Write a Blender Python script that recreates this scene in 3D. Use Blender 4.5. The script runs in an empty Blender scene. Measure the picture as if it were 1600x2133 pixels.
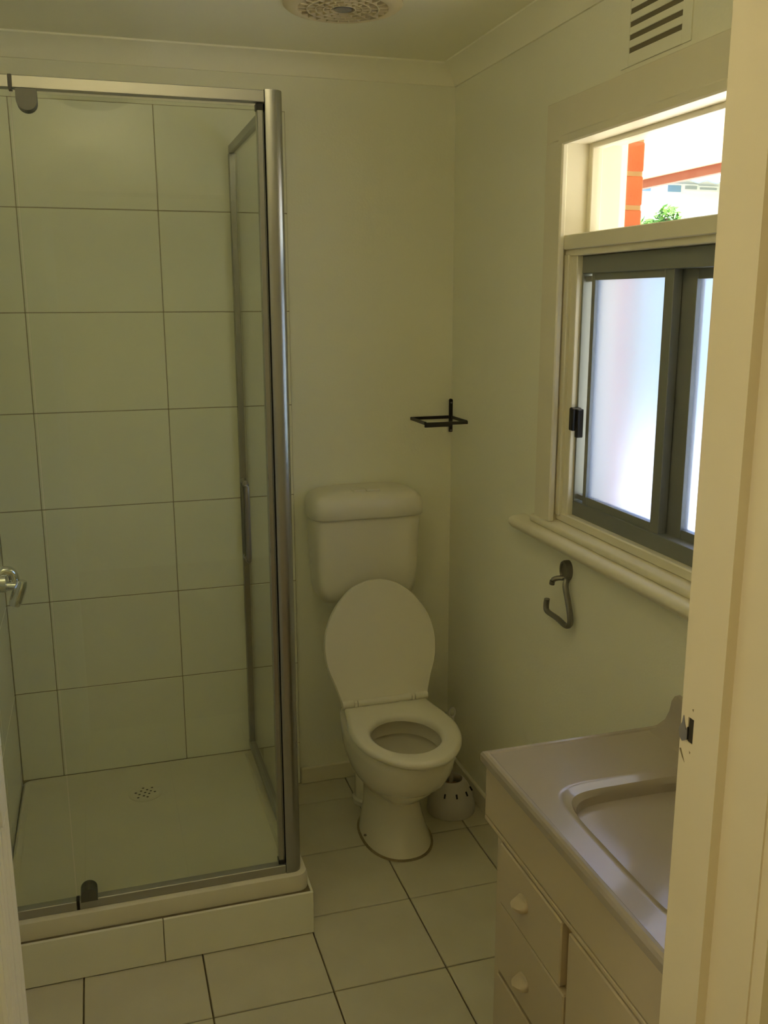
import bpy, bmesh, math, random
from mathutils import Vector, Matrix
random.seed(4)
C = bpy.context.scene
COL = C.collection
PI = math.pi

# ------------------------------------------------------------------ camera
YAW, PITCH, ROLL, FPX = 0.295783306, -0.221566463, -0.00234322, 1955.61
fw = Vector((math.sin(YAW)*math.cos(PITCH), math.cos(YAW)*math.cos(PITCH), math.sin(PITCH)))
rt = fw.cross(Vector((0, 0, 1))).normalized(); up = rt.cross(fw)
rt, up = math.cos(ROLL)*rt + math.sin(ROLL)*up, -math.sin(ROLL)*rt + math.cos(ROLL)*up
cd = bpy.data.cameras.new('camera'); cam = bpy.data.objects.new('camera', cd); COL.objects.link(cam)
cam.matrix_world = Matrix(((rt.x, up.x, -fw.x, -1.16684), (rt.y, up.y, -fw.y, -3.02133), (rt.z, up.z, -fw.z, 1.68702), (0, 0, 0, 1)))
cd.sensor_fit = 'VERTICAL'; cd.sensor_height = 36.0; cd.lens = 36.0*FPX/2133.0
cd.clip_start = 0.02; cd.clip_end = 200
C.camera = cam

# ------------------------------------------------------------------ sky, sun, exposure
SKY_STRENGTH, SUN_STRENGTH = 0.75, 19.0
wd = bpy.data.worlds.new('sky'); C.world = wd; wd.use_nodes = True
wn = wd.node_tree; bg = wn.nodes['Background']
sky = wn.nodes.new('ShaderNodeTexSky'); sky.sky_type = 'NISHITA'; sky.sun_disc = False
sky.sun_elevation = math.radians(69); sky.sun_rotation = math.radians(95); sky.air_density = 1.0; sky.dust_density = 2.5; sky.ozone_density = 1.0
wn.links.new(sky.outputs[0], bg.inputs[0]); bg.inputs[1].default_value = SKY_STRENGTH
sl = bpy.data.lights.new('sun', 'SUN'); sl.energy = SUN_STRENGTH; sl.angle = math.radians(0.6); sl.color = (1.0, 0.95, 0.86)
so = bpy.data.objects.new('sun', sl); COL.objects.link(so)
so.rotation_euler = Vector((-0.35, 0.03, -0.93)).to_track_quat('-Z', 'Y').to_euler()
C.view_settings.view_transform = 'Standard'; C.view_settings.look = 'None'
C.view_settings.gamma = 1.0; C.view_settings.use_curve_mapping = False
C.view_settings.exposure = 0.0
C.cycles.max_bounces = 14; C.cycles.diffuse_bounces = 8; C.cycles.glossy_bounces = 6
C.cycles.transparent_max_bounces = 24; C.cycles.transmission_bounces = 10
C.cycles.sample_clamp_indirect = 5.0
HALL_FILL_WATTS, FILL_UPLIGHT_WATTS = 14.0, 12.0

# ------------------------------------------------------------------ materials
def mat(name, col, rough=0.5, metal=0.0, spec=0.5, noise=None, bump=None, coat=0.0):
    """noise=(scale, amount, col2)  bump=(scale, strength)"""
    m = bpy.data.materials.new(name); m.use_nodes = True
    nt = m.node_tree; b = nt.nodes['Principled BSDF']
    b.inputs['Base Color'].default_value = (*col, 1); b.inputs['Roughness'].default_value = rough
    b.inputs['Metallic'].default_value = metal; b.inputs['Specular IOR Level'].default_value = spec
    b.inputs['Coat Weight'].default_value = coat; b.inputs['Coat Roughness'].default_value = 0.10
    tc = nt.nodes.new('ShaderNodeTexCoord')
    if noise:
        n = nt.nodes.new('ShaderNodeTexNoise'); n.inputs['Scale'].default_value = noise[0]; n.inputs['Detail'].default_value = 5
        r = nt.nodes.new('ShaderNodeValToRGB')
        r.color_ramp.elements[0].position = 0.5 - noise[1]; r.color_ramp.elements[1].position = 0.5 + noise[1]
        r.color_ramp.elements[0].color = (*noise[2], 1); r.color_ramp.elements[1].color = (*col, 1)
        nt.links.new(tc.outputs['Object'], n.inputs['Vector']); nt.links.new(n.outputs[0], r.inputs[0])
        nt.links.new(r.outputs[0], b.inputs['Base Color'])
    if bump:
        n = nt.nodes.new('ShaderNodeTexNoise'); n.inputs['Scale'].default_value = bump[0]; n.inputs['Detail'].default_value = 3
        bp = nt.nodes.new('ShaderNodeBump'); bp.inputs['Strength'].default_value = bump[1]; bp.inputs['Distance'].default_value = 0.002
        nt.links.new(tc.outputs['Object'], n.inputs['Vector']); nt.links.new(n.outputs[0], bp.inputs['Height'])
        nt.links.new(bp.outputs[0], b.inputs['Normal'])
    return m

def glass_mat(name, tint, rough=0.0):
    m = bpy.data.materials.new(name); m.use_nodes = True; nt = m.node_tree; nt.nodes.clear()
    out = nt.nodes.new('ShaderNodeOutputMaterial'); mx = nt.nodes.new('ShaderNodeMixShader')
    tr = nt.nodes.new('ShaderNodeBsdfTransparent'); gl = nt.nodes.new('ShaderNodeBsdfGlossy'); lw = nt.nodes.new('ShaderNodeLayerWeight')
    tr.inputs[0].default_value = (*tint, 1); gl.inputs['Roughness'].default_value = rough; lw.inputs[0].default_value = 0.5
    pw = nt.nodes.new('ShaderNodeMath'); pw.operation = 'POWER'; pw.inputs[1].default_value = 5.0
    ma = nt.nodes.new('ShaderNodeMath'); ma.operation = 'MULTIPLY_ADD'; ma.inputs[1].default_value = 0.9; ma.inputs[2].default_value = 0.035
    nt.links.new(lw.outputs['Facing'], pw.inputs[0]); nt.links.new(pw.outputs[0], ma.inputs[0])
    nt.links.new(ma.outputs[0], mx.inputs[0]); nt.links.new(tr.outputs[0], mx.inputs[1]); nt.links.new(gl.outputs[0], mx.inputs[2])
    nt.links.new(mx.outputs[0], out.inputs[0]); return m

def frosted_mat(name, tint):
    m = bpy.data.materials.new(name); m.use_nodes = True; nt = m.node_tree; nt.nodes.clear()
    out = nt.nodes.new('ShaderNodeOutputMaterial'); mx = nt.nodes.new('ShaderNodeMixShader')
    rf = nt.nodes.new('ShaderNodeBsdfRefraction'); tl = nt.nodes.new('ShaderNodeBsdfTranslucent')
    rf.inputs[0].default_value = (*tint, 1); rf.inputs['Roughness'].default_value = 0.6; rf.inputs['IOR'].default_value = 1.12
    tl.inputs[0].default_value = (*tint, 1); mx.inputs[0].default_value = 0.08
    nt.links.new(rf.outputs[0], mx.inputs[1]); nt.links.new(tl.outputs[0], mx.inputs[2])
    nt.links.new(mx.outputs[0], out.inputs[0]); return m

def emit_mat(name, col, s):
    m = bpy.data.materials.new(name); m.use_nodes = True; nt = m.node_tree
    b = nt.nodes['Principled BSDF']; b.inputs['Emission Color'].default_value = (*col, 1); b.inputs['Emission Strength'].default_value = s
    return m

M_WALL = mat('cream_wall_paint', (0.86, 0.845, 0.68), 0.55, noise=(2.2, 0.35, (0.82, 0.805, 0.64)), bump=(140, 0.25))
M_CEIL = mat('cream_ceiling_paint', (0.92, 0.89, 0.71), 0.6, noise=(1.6, 0.35, (0.89, 0.86, 0.68)), bump=(120, 0.2))
M_TRIM = mat('gloss_trim_paint', (0.78, 0.73, 0.56), 0.32, noise=(9, 0.4, (0.74, 0.69, 0.52)), bump=(40, 0.08))
M_JAMB = mat('door_frame_paint', (0.82, 0.74, 0.55), 0.35, noise=(6, 0.35, (0.78, 0.69, 0.49)), bump=(30, 0.12))
M_WHITE = mat('white_door_paint', (0.90, 0.91, 0.92), 0.35, bump=(60, 0.1))
M_WTILE = mat('ceramic_wall_tile', (0.82, 0.81, 0.66), 0.16, noise=(5, 0.3, (0.79, 0.78, 0.62)), bump=(6, 0.05))
M_FTILE = mat('ceramic_floor_tile', (0.62, 0.585, 0.44), 0.28, noise=(7, 0.32, (0.54, 0.50, 0.36)), bump=(25, 0.12))
M_GROUT = mat('brown_grout', (0.22, 0.18, 0.09), 0.9, noise=(30, 0.3, (0.13, 0.10, 0.05)))
M_WGROUT = mat('wall_grout', (0.36, 0.32, 0.20), 0.9, noise=(20, 0.3, (0.24, 0.20, 0.11)))
M_TRAY = mat('tray_polymarble', (0.70, 0.66, 0.50), 0.3, noise=(6, 0.3, (0.66, 0.62, 0.46)))
M_PORC = mat('toilet_porcelain', (0.74, 0.70, 0.56), 0.14, coat=0.3)
M_PLAS = mat('toilet_plastic', (0.75, 0.71, 0.56), 0.3)
M_STAIN = mat('foot_sealant', (0.20, 0.15, 0.06), 0.8, noise=(40, 0.3, (0.30, 0.25, 0.14)))
M_CHROME = mat('satin_chrome', (0.36, 0.36, 0.36), 0.27, metal=1.0)
M_RAIL = mat('dull_rail', (0.40, 0.395, 0.36), 0.42, metal=0.85)
M_PIVOT = mat('pivot_grey', (0.10, 0.10, 0.085), 0.5, metal=0.4)
M_POLISH = mat('polished_chrome', (0.75, 0.76, 0.78), 0.06, metal=1.0)
M_ALU = mat('grey_aluminium', (0.24, 0.25, 0.225), 0.42, metal=0.4)
M_BLACK = mat('black_plastic', (0.012, 0.010, 0.008), 0.45)
M_DARK = mat('cavity_shade', (0.03, 0.025, 0.018), 0.9)  # near-black fill, painted in for the shade inside holes
M_VENTSHADE = mat('vent_slot_shade', (0.16, 0.135, 0.075), 0.9)  # mid-dark tone painted in for the shade in the vent slots
M_VTOP = mat('vanity_polymarble', (0.37, 0.315, 0.25), 0.34, spec=1.0, coat=1.0)
M_VCAB = mat('vanity_laminate', (0.54, 0.46, 0.32), 0.38, noise=(3, 0.3, (0.50, 0.42, 0.285)))
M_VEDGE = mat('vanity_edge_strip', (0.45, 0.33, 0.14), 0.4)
M_VGAP = mat('vanity_stile', (0.42, 0.31, 0.15), 0.55)
M_BRUSH = mat('white_brush_plastic', (0.62, 0.60, 0.56), 0.35, noise=(14, 0.25, (0.56, 0.52, 0.46)))
M_BRUSHIN = mat('brush_rust_inside', (0.30, 0.20, 0.12), 0.7)
M_VENT = mat('fan_plastic', (0.74, 0.64, 0.42), 0.45)
M_METALGREY = mat('pewter_hook', (0.20, 0.19, 0.16), 0.35, metal=0.7)
M_GREYPLATE = mat('strike_metal', (0.33, 0.32, 0.33), 0.45, metal=0.6)
M_BRICK = mat('orange_brick', (0.50, 0.13, 0.04), 0.9, noise=(25, 0.3, (0.44, 0.10, 0.03)), bump=(80, 0.5))
M_MORTAR = mat('mortar', (0.44, 0.27, 0.11), 0.95, noise=(40, 0.3, (0.37, 0.22, 0.09)))
M_SOFFIT = mat('soffit_cream', (0.87, 0.84, 0.66), 0.7)
M_FASCIA = mat('fascia_pink', (0.36, 0.19, 0.15), 0.6)
M_HOUSE = mat('house_white', (0.85, 0.85, 0.86), 0.7)
M_ROOF = mat('roof_iron', (0.45, 0.48, 0.52), 0.4, metal=0.4)
M_PANEBLUE = mat('house_window_blue', (0.22, 0.36, 0.52), 0.15)
M_GROUND = mat('bounce_concrete', (0.66, 0.64, 0.58), 0.9, noise=(3, 0.3, (0.60, 0.58, 0.52)))
M_LAWN = mat('dry_lawn', (0.20, 0.22, 0.11), 0.95, noise=(9, 0.3, (0.13, 0.16, 0.07)), bump=(60, 0.6))
M_LEAF = mat('bush_leaf', (0.22, 0.46, 0.07), 0.5, noise=(8, 0.3, (0.12, 0.30, 0.04)))
M_GLASS = glass_mat('clear_shower_glass', (0.955, 0.975, 0.945))
M_FANGLASS = glass_mat('clear_window_glass', (0.97, 0.975, 0.97))
M_FROST = frosted_mat('frosted_window_glass', (0.72, 0.78, 0.93))
M_LAMP = emit_mat('fill_lamp_glow', (1.0, 0.80, 0.50), 3.0)
M_CARPET = mat('hall_carpet', (0.42, 0.34, 0.22), 0.95, bump=(400, 0.5))

# ------------------------------------------------------------------ helpers
WL = {}
def link(name, data, parent=None, loc=(0, 0, 0)):
    o = bpy.data.objects.new(name, data); COL.objects.link(o)
    if parent is not None:
        o.parent = parent; o.location = Vector(loc) - WL[parent]
    else:
        o.location = loc
    WL[o] = Vector(loc); return o
def tag(o, label=None, cat=None, group=None, kind=None):
    if label: o['label'] = label
    if cat: o['category'] = cat
    if group: o['group'] = group
    if kind: o['kind'] = kind
    return o
def thing(name, loc, label, cat, group=None):
    o = link(name, None, None, loc); o.empty_display_size = 0.05
    return tag(o, label, cat, group)
def build(name, bm, m, parent=None, smooth=False, angle=40, origin=None):
    """bm is in world coordinates; origin: where the object's own zero goes"""
    og = Vector(origin) if origin is not None else (WL[parent] if parent is not None else Vector((0, 0, 0)))
    bmesh.ops.translate(bm, verts=bm.verts, vec=-og)
    bmesh.ops.recalc_face_normals(bm, faces=bm.faces)
    me = bpy.data.meshes.new(name); bm.to_mesh(me); bm.free()
    for mm in (m if isinstance(m, (list, tuple)) else [m]): me.materials.append(mm)
    if smooth:
        me.polygons.foreach_set('use_smooth', [True]*len(me.polygons))
        try: me.set_sharp_from_angle(angle=math.radians(angle))
        except Exception: pass
    return link(name, me, parent, og)
def box(bm, a, b, bev=0.0, seg=1):
    lo = Vector([min(p, q) for p, q in zip(a, b)]); hi = Vector([max(p, q) for p, q in zip(a, b)])
    r = bmesh.ops.create_cube(bm, size=1.0, matrix=Matrix.Translation((lo+hi)/2) @ Matrix.Diagonal((*(hi-lo), 1)))
    if bev > 0:
        es = {e for v in r['verts'] for e in v.link_edges}
        bmesh.ops.bevel(bm, geom=list(es), offset=bev, segments=seg, affect='EDGES', profile=0.5)
    return r
def boxes(*bs, bev=0.0, seg=1):
    bm = bmesh.new()
    for a, b in bs: box(bm, a, b, bev, seg)
    return bm
def bridge_rings(bm, rings, closed=True, cap0=True, cap1=True):
    vs = [[bm.verts.new(p) for p in r] for r in rings]
    for A, B in zip(vs[:-1], vs[1:]):
        n = len(A)
        for i in range(n if closed else n-1):
            j = (i+1) % n
            bm.faces.new((A[i], A[j], B[j], B[i]))
    if cap0: bm.faces.new(vs[0][::-1])
    if cap1: bm.faces.new(vs[-1])
    return vs
def sring(cx, cy, z, hx, hy, n=2.0, k=40):
    out = []
    for i in range(k):
        t = 2*PI*i/k; c, s = math.cos(t), math.sin(t)
        out.append((cx + hx*math.copysign(abs(c)**(2/n), c), cy + hy*math.copysign(abs(s)**(2/n), s), z))
    return out
def loft(rings, **k):
    bm = bmesh.new(); bridge_rings(bm, rings, **k); return bm
def lathe(bm, prof, c, k=24, axis='z', cap0=True, cap1=True):
    rings = []
    for r, h in prof:
        ring = []
        for i in range(k):
            a = 2*PI*i/k; u, v = r*math.cos(a), r*math.sin(a)
            p = {'z': (u, v, h), 'x': (h, u, v), 'y': (u, h, v)}[axis]
            ring.append((c[0]+p[0], c[1]+p[1], c[2]+p[2]))
        rings.append(ring)
    bridge_rings(bm, rings, cap0=cap0, cap1=cap1); return bm
def smooth_path(pts, sub=6):
    P = [Vector(p) for p in pts]; out = []
    for i in range(len(P)-1):
        p0, p1, p2, p3 = P[max(i-1, 0)], P[i], P[i+1], P[min(i+2, len(P)-1)]
        for s in range(sub):
            t = s/sub
            out.append(0.5*((2*p1)+(p2-p0)*t+(2*p0-5*p1+4*p2-p3)*t*t+(3*p1-p0-3*p2+p3)*t**3))
    out.append(P[-1]); return out
def tube(bm, pts, r, k=10, ry=None, side=None):
    """swept round (or oval: ry across `side`) bar"""
    P = [Vector(p) for p in pts]; rings = []
    for i, p in enumerate(P):
        d = (P[min(i+1, len(P)-1)] - P[max(i-1, 0)]).normalized()
        a = Vector(side) if side else (Vector((0, 0, 1)) if abs(d.z) < 0.9 else Vector((1, 0, 0)))
        n = (a - d*a.dot(d)).normalized(); b = d.cross(n)
        rr = r[i] if isinstance(r, (list, tuple)) else r
        rings.append([p + n*(ry or rr)*math.cos(2*PI*j/k) + b*rr*math.sin(2*PI*j/k) for j in range(k)])
    bridge_rings(bm, rings); return bm
def prism(bm, poly, axis, a, b):
    """poly of 2-D points extruded along axis from a to b; x->(y,z) y->(x,z) z->(x,y)"""
    def P(p, t): return {'x': (t, p[0], p[1]), 'y': (p[0], t, p[1]), 'z': (p[0], p[1], t)}[axis]
    bridge_rings(bm, [[P(p, a) for p in poly], [P(p, b) for p in poly]]); return bm
TILE_MESH = {}
def tile(parent, lo, hi, m, bev=0.0015, name='tile'):
    """one bevelled slab; equal sizes share mesh data"""
    lo, hi = Vector(lo), Vector(hi); d = hi-lo; key = (round(d.x, 4), round(d.y, 4), round(d.z, 4), m.name)
    c = (lo+hi)/2
    if key not in TILE_MESH:
        bm = bmesh.new(); box(bm, -d/2, d/2, bev)
        me = bpy.data.meshes.new(name); bm.to_mesh(me); bm.free(); me.materials.append(m); TILE_MESH[key] = me
    return link(name, TILE_MESH[key], parent, c)

# ------------------------------------------------------------------ room shell
XL, XR, YB, YF, ZC = -1.488, 0.0, 0.007, -2.10, 2.412      # bathroom inside faces
HX0, HX1, HY0, HY1 = -2.60, 0.30, -4.60, -2.23              # hall
JR, JL = -0.503, -1.279                                      # door reveal faces
WY0, WY1, WZ0, WZ1 = -1.62, -0.77, 1.09, 2.078               # window opening
DZ = 2.06
S = 'structure'
floor = tag(build('floor', boxes(((HX0-.1, HY0-.1, -.12), (0.11, 0.12, -.009))), M_GROUT, origin=(0, 0, -.01)), kind=S)
ceiling = tag(build('ceiling', boxes(((HX0-.1, HY0-.1, ZC), (0.16, 0.12, ZC+.1))), M_CEIL), kind=S)
wall_back = tag(build('wall_back', boxes(((XL-.1, YB, -.1), (0.11, YB+.1, ZC))), M_WALL), kind=S)
wall_left = tag(build('wall_left', boxes(((XL-.1, YF, -.1), (XL, YB, ZC))), M_WALL), kind=S)
wall_right = tag(build('wall_right', boxes(((XR, HY1-.02, -.1), (.11, WY0, ZC)), ((XR, WY1, -.1), (.11, YB, ZC)),
    ((XR, WY0, -.1), (.11, WY1, WZ0)), ((XR, WY0, WZ1), (.11, WY1, ZC))), M_WALL), kind=S)
wall_front = tag(build('wall_front', boxes(((HX0, HY1, -.1), (JL-.03, YF, ZC)), ((JR+.03, HY1, -.1), (0, YF, ZC)),
    ((JL-.03, HY1, DZ+.03), (JR+.03, YF, ZC))), M_WALL), kind=S)
tag(build('wall_hall_left', boxes(((HX0-.1, HY0, -.1), (HX0, HY1, ZC))), M_WALL), kind=S)
tag(build('wall_hall_right', boxes(((0, HY0, -.1), (.1, HY1-.02, ZC))), M_WALL), kind=S)
tag(build('wall_hall_back', boxes(((HX0, HY0-.1, -.1), (0.1, HY0, ZC))), M_WALL), kind=S)
tag(build('hall_carpet', boxes(((HX0, HY0, -.009), (0, HY1, 0.0))), M_CARPET), 'beige carpet covering the hall floor outside the bathroom door', 'carpet')

# floor tiles, 300 mm
GAP = 0.004
x0, y0 = -0.9972, -1.3422
for i in range(-3, 6):
    for j in range(-4, 6):
        ax, bx = max(x0+i*.2998, XL), min(x0+(i+1)*.2998, XR); ay, by = max(y0+j*.2998, -2.2), min(y0+(j+1)*.2998, YB)
        if bx-ax < .01 or by-ay < .01: continue
        if by > -.72 and bx < -.72: continue                       # under the tray
        dz = random.uniform(-.0004, .0004)
        tile(floor, (ax+GAP/2, ay+GAP/2, -.009), (bx-GAP/2, by-GAP/2, dz), M_FTILE)

# wall tiles, 400 x 300 mm, seven courses
ZT, TH, NT = 0.1603, 0.2987, 7
tag(build('grout_bed', boxes(((XL, .0015, .0), (-.5605, YB, ZT+TH*NT))), M_WGROUT, wall_back))
tag(build('grout_bed', boxes(((XL, -.815, .05), (XL+.0055, 0, ZT+TH*NT))), M_WGROUT, wall_left))
cols = [-1.481, -1.3536, -0.9539, -0.5600]
for k in range(NT):
    z, z2 = ZT+k*TH, ZT+(k+1)*TH
    for a, b in zip(cols[:-1], cols[1:]):
        tile(wall_back, (a+.0012, 0, z+(.0012 if k else -.002)), (b-.0012, .0065, z2-.0012), M_WTILE)
    for a, b in ((-.8, -.4), (-.4, 0)):
        tile(wall_left, (XL, a+.0012, z+.0012), (-1.481, b-.0012, z2-.0012), M_WTILE)
tile(wall_back, (-.690, 0, .002), (-.5612, .0065, .1570), M_WTILE)
for a, b in ((-.8, -.4), (-.4, 0)):
    tile(wall_left, (XL, a+.0012, .05), (-1.481, b-.0012, ZT-.0012), M_WTILE)

# skirting and cornices
def skirt(name, lo, hi): tag(build(name, boxes((lo, hi), bev=.003), M_TRIM), kind=S)
skirt('baseboard_back', (-.559, YB-.015, 0.0), (XR, YB, .06))
skirt('baseboard_right', (XR-.014, -1.40, 0.0), (XR, YB-.016, .062))
cove = [(0, 0), (0, -.058), (.006, -.058), (.012, -.046), (.024, -.029), (.042, -.014), (.058, -.008), (.064, -.005), (.064, 0)]
bm = bmesh.new(); prism(bm, [(YB-a, ZC+b) for a, b in cove], 'x', XL, XR); tag(build('trim_1', bm, M_CEIL, smooth=True), kind=S)
bm = bmesh.new(); prism(bm, [(XR-a, ZC+b) for a, b in cove], 'y', YF, YB); tag(build('trim_2', bm, M_CEIL, smooth=True), kind=S)
bm = bmesh.new(); prism(bm, [(XL+a, ZC+b) for a, b in cove], 'y', YF, YB); tag(build('trim_3', bm, M_CEIL, smooth=True), kind=S)

# ------------------------------------------------------------------ doorway the camera looks through
door = tag(link('door_1', None, None, (-.89, -2.16, 0)), kind=S)
bm = bmesh.new()          # right jamb: proud flat with the strike plate, then a step back
prism(bm, [(JR, YF), (JR, -2.117), (JR, -2.127), (JR, -2.174), (JR+.0135, -2.174), (JR+.0135, -2.245), (JR+.028, -2.245), (JR+.03, -2.245), (JR+.03, YF)], 'z', 1.1915, DZ)
prism(bm, [(JR, YF), (JR, -2.174), (JR+.0135, -2.174), (JR+.0135, -2.245), (JR+.03, -2.245), (JR+.03, YF)], 'z', 0, 1.159)
prism(bm, [(JR, YF), (JR, -2.1145), (JR+.02, -2.1145), (JR+.03, -2.1145), (JR+.03, YF)], 'z', 1.159, 1.1915)
prism(bm, [(JR, -2.1255), (JR, -2.174), (JR+.0135, -2.174), (JR+.0135, -2.245), (JR+.03, -2.245), (JR+.03, -2.1255)], 'z', 1.159, 1.1915)
build('door_jamb', bm, M_JAMB, door)
build('mortice', boxes(((JR+.0015, -2.1258, 1.1587), (JR+.03, -2.1142, 1.1918))), M_DARK, door)  # solid block coloured as the shade inside the strike hole
bm = bmesh.new()
prism(bm, [(-2.1145, 1.161), (-2.1145, 1.178), (-2.1125, 1.173), (-2.1095, 1.179), (-2.106, 1.190), (-2.104, 1.180), (-2.1, 1.174), (-2.098, 1.168), (-2.1, 1.160), (-2.106, 1.156)], 'x', JR-.0012, JR+.002)
build('strike_plate', bm, M_GREYPLATE, door)
bm = bmesh.new()          # chipped paint and screw holes
for poly in ([(-2.101, 1.144), (-2.104, 1.1455), (-2.109, 1.137), (-2.113, 1.130), (-2.1075, 1.135)],
             [(-2.121, 1.204), (-2.1235, 1.205), (-2.123, 1.2015)], [(-2.1205, 1.149), (-2.123, 1.148), (-2.122, 1.1455)]):
    prism(bm, poly, 'x', JR-.0004, JR+.001)
build('paint_chips', bm, M_STAIN, door)
build('head_jamb', boxes(((JL-.03, -2.245, DZ), (JR+.03, YF, DZ+.03))), M_JAMB, door)
bm = bmesh.new()          # right architrave on the hall side
prism(bm, [(JR+.016, -2.245), (JR+.018, -2.262), (JR+.08, -2.258), (JR+.085, -2.245)], 'z', 0, DZ+.07)
build('architrave', bm, M_JAMB, door)
bm = bmesh.new()          # left jamb: smooth above, reeded by old brush marks below a rounded hinge block
box(bm, (JL-.03, -2.245, 0), (JL-.010, YF, DZ))
box(bm, (JL-.011, -2.235, 1.262), (JL, YF, DZ), .001)
build('door_jamb', bm, M_WHITE, door)
for q in range(11):
    yy = YF - .0120*q
    bm = bmesh.new(); d = (.0, .004, .0005, .005, .002, .0055, .0015, .004, .001, .005, .002)[q]
    prism(bm, [(JL-.012, yy), (JL-d-.003, yy), (JL-d, yy-.003), (JL-d, yy-.007), (JL-d-.003, yy-.0100), (JL-.012, yy-.0100)], 'z', 0, 1.262)
    build('reed', bm, M_WHITE, door)
bm = bmesh.new(); box(bm, (JL-.004, -2.15, 1.20), (JL+.0005, -2.112, 1.262), .004, 3)
build('hinge_block', bm, M_WHITE, door, smooth=True)

# ------------------------------------------------------------------ window
win = tag(link('window_1', None, None, (0.03, -1.195, 1.07)), kind=S)
def wbox(name, *bs, m=M_TRIM, bev=.002, parent=None): return build(name, boxes(*bs, bev=bev), m, parent or win)
for (a, b) in ((-.77, -.684), (-1.706, -1.62)):
    wbox('casing', ((-.014, a, 1.088), (.0, b, 2.078)))
wbox('casing', ((-.014, -1.706, 2.078), (.0, -.684, 2.172)))
wbox('casing_bead', ((-.019, -.784, 1.10), (-.002, -.757, 2.07)), bev=.004)
wbox('casing_bead', ((-.019, -1.633, 1.10), (-.002, -1.606, 2.07)), bev=.004)
wbox('casing_bead', ((-.019, -1.633, 2.064), (-.002, -.757, 2.088)), bev=.004)
wbox('reveal', ((-.002, -.772, 1.10), (.155, -.757, 2.08)), bev=0)
wbox('reveal', ((-.002, -1.633, 1.10), (.155, -1.618, 2.08)), bev=0)
wbox('reveal', ((-.002, -1.62, 2.07), (.155, -.77, 2.10)), bev=0)
wbox('transom', ((-.004, -1.618, 1.812), (.10, -.772, 1.848)))
wbox('transom_bead', ((.006, -1.618, 1.796), (.09, -.772, 1.814)))
for a, b in ((-.826, -.770), (-1.62, -1.564)):
    wbox('stop_bead', ((.012, a, 1.12), (.058, b, 1.80)))
    wbox('inner_bead', ((.002, a+(.028 if a > -1 else 0), 1.12), (.03, b-(0 if a > -1 else .028), 1.80)))
bm = bmesh.new()
prism(bm, [(.0, 1.034), (-.024, 1.037), (-.038, 1.045), (-.047, 1.055), (-.05, 1.063), (-.047, 1.072), (-.038, 1.0775), (-.02, 1.079), (.0, 1.082)], 'y', -1.80, -.590)
build('window_sill', bm, M_TRIM, win, smooth=True, angle=50)
bm = bmesh.new()
prism(bm, [(.11, 1.079), (-.016, 1.079), (-.02, 1.083), (-.02, 1.094), (-.016, 1.099), (.03, 1.106), (.11, 1.106)], 'y', -1.72, -.67)
build('sill_step', bm, M_TRIM, win, smooth=True, angle=50)
wbox('sill_bead', ((.008, -1.618, 1.104), (.10, -.772, 1.128)), bev=.003)
# fanlight
ff = wbox('fanlight_frame', ((.062, -.790, 1.846), (.092, -.770, 2.072)), ((.062, -1.62, 1.846), (.092, -1.60, 2.072)),
     ((.062, -1.6, 2.058), (.092, -.790, 2.072)), ((.062, -1.6, 1.846), (.092, -.790, 1.853)))
wbox('glass_pane', ((.078, -1.602, 1.850), (.082, -.788, 2.062)), m=M_FANGLASS, bev=0, parent=ff)
# aluminium slider
al = wbox('aluminium_frame', ((.028, -1.566, 1.752), (.085, -.824, 1.795)), ((.028, -1.566, 1.126), (.085, -.824, 1.166)),
     ((.028, -.832, 1.166), (.085, -.824, 1.752)), ((.028, -1.566, 1.166), (.085, -1.558, 1.752)), m=M_ALU, bev=.0012)
sa = wbox('sliding_sash', ((.034, -.882, 1.160), (.054, -.866, 1.756)), ((.034, -1.218, 1.160), (.056, -1.184, 1.756)),
     ((.034, -1.184, 1.735), (.054, -.882, 1.756)), ((.034, -1.184, 1.160), (.054, -.882, 1.186)), m=M_ALU, bev=.001)
wbox('glass_pane', ((.042, -1.19, 1.18), (.046, -.876, 1.742)), m=M_FROST, bev=0, parent=sa)
wbox('guide', ((.034, -.866, 1.172), (.05, -.834, 1.186)), ((.034, -.866, 1.732), (.05, -.834, 1.746)), m=M_ALU, bev=.001, parent=sa)
sb = wbox('fixed_sash', ((.058, -1.268, 1.160), (.080, -1.198, 1.756)), ((.060, -1.56, 1.160), (.080, -1.53, 1.756)),
     ((.060, -1.53, 1.730), (.080, -1.268, 1.756)), ((.060, -1.53, 1.160), (.080, -1.268, 1.186)), m=M_ALU, bev=.001)
wbox('glass_pane', ((.068, -1.54, 1.18), (.072, -1.26, 1.738)), m=M_FROST, bev=0, parent=sb)
lt = wbox('latch', ((.006, -.846, 1.355), (.034, -.826, 1.415)), m=M_BLACK, bev=.003)
wbox('latch_tongue', ((.016, -.856, 1.338), (.034, -.842, 1.412)), m=M_BLACK, bev=.002, parent=lt)
# outer timber frame, seen through the fanlight
wbox('outer_frame', ((.092, -.765, 1.05), (.160, -.735, 2.11)), ((.155, -.735, 1.05), (.195, -.715, 2.11)),
     ((.092, -1.655, 1.05), (.160, -1.625, 2.11)), ((.155, -1.675, 1.05), (.195, -1.655, 2.11)), m=M_SOFFIT, bev=0)
wbox('outer_sill', ((.10, -1.66, 1.04), (.30, -.73, 1.09)), m=M_SOFFIT, bev=.003)
wbox('outer_head', ((.10, -1.66, 2.098), (.20, -.73, 2.14)), m=M_SOFFIT, bev=0)

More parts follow.
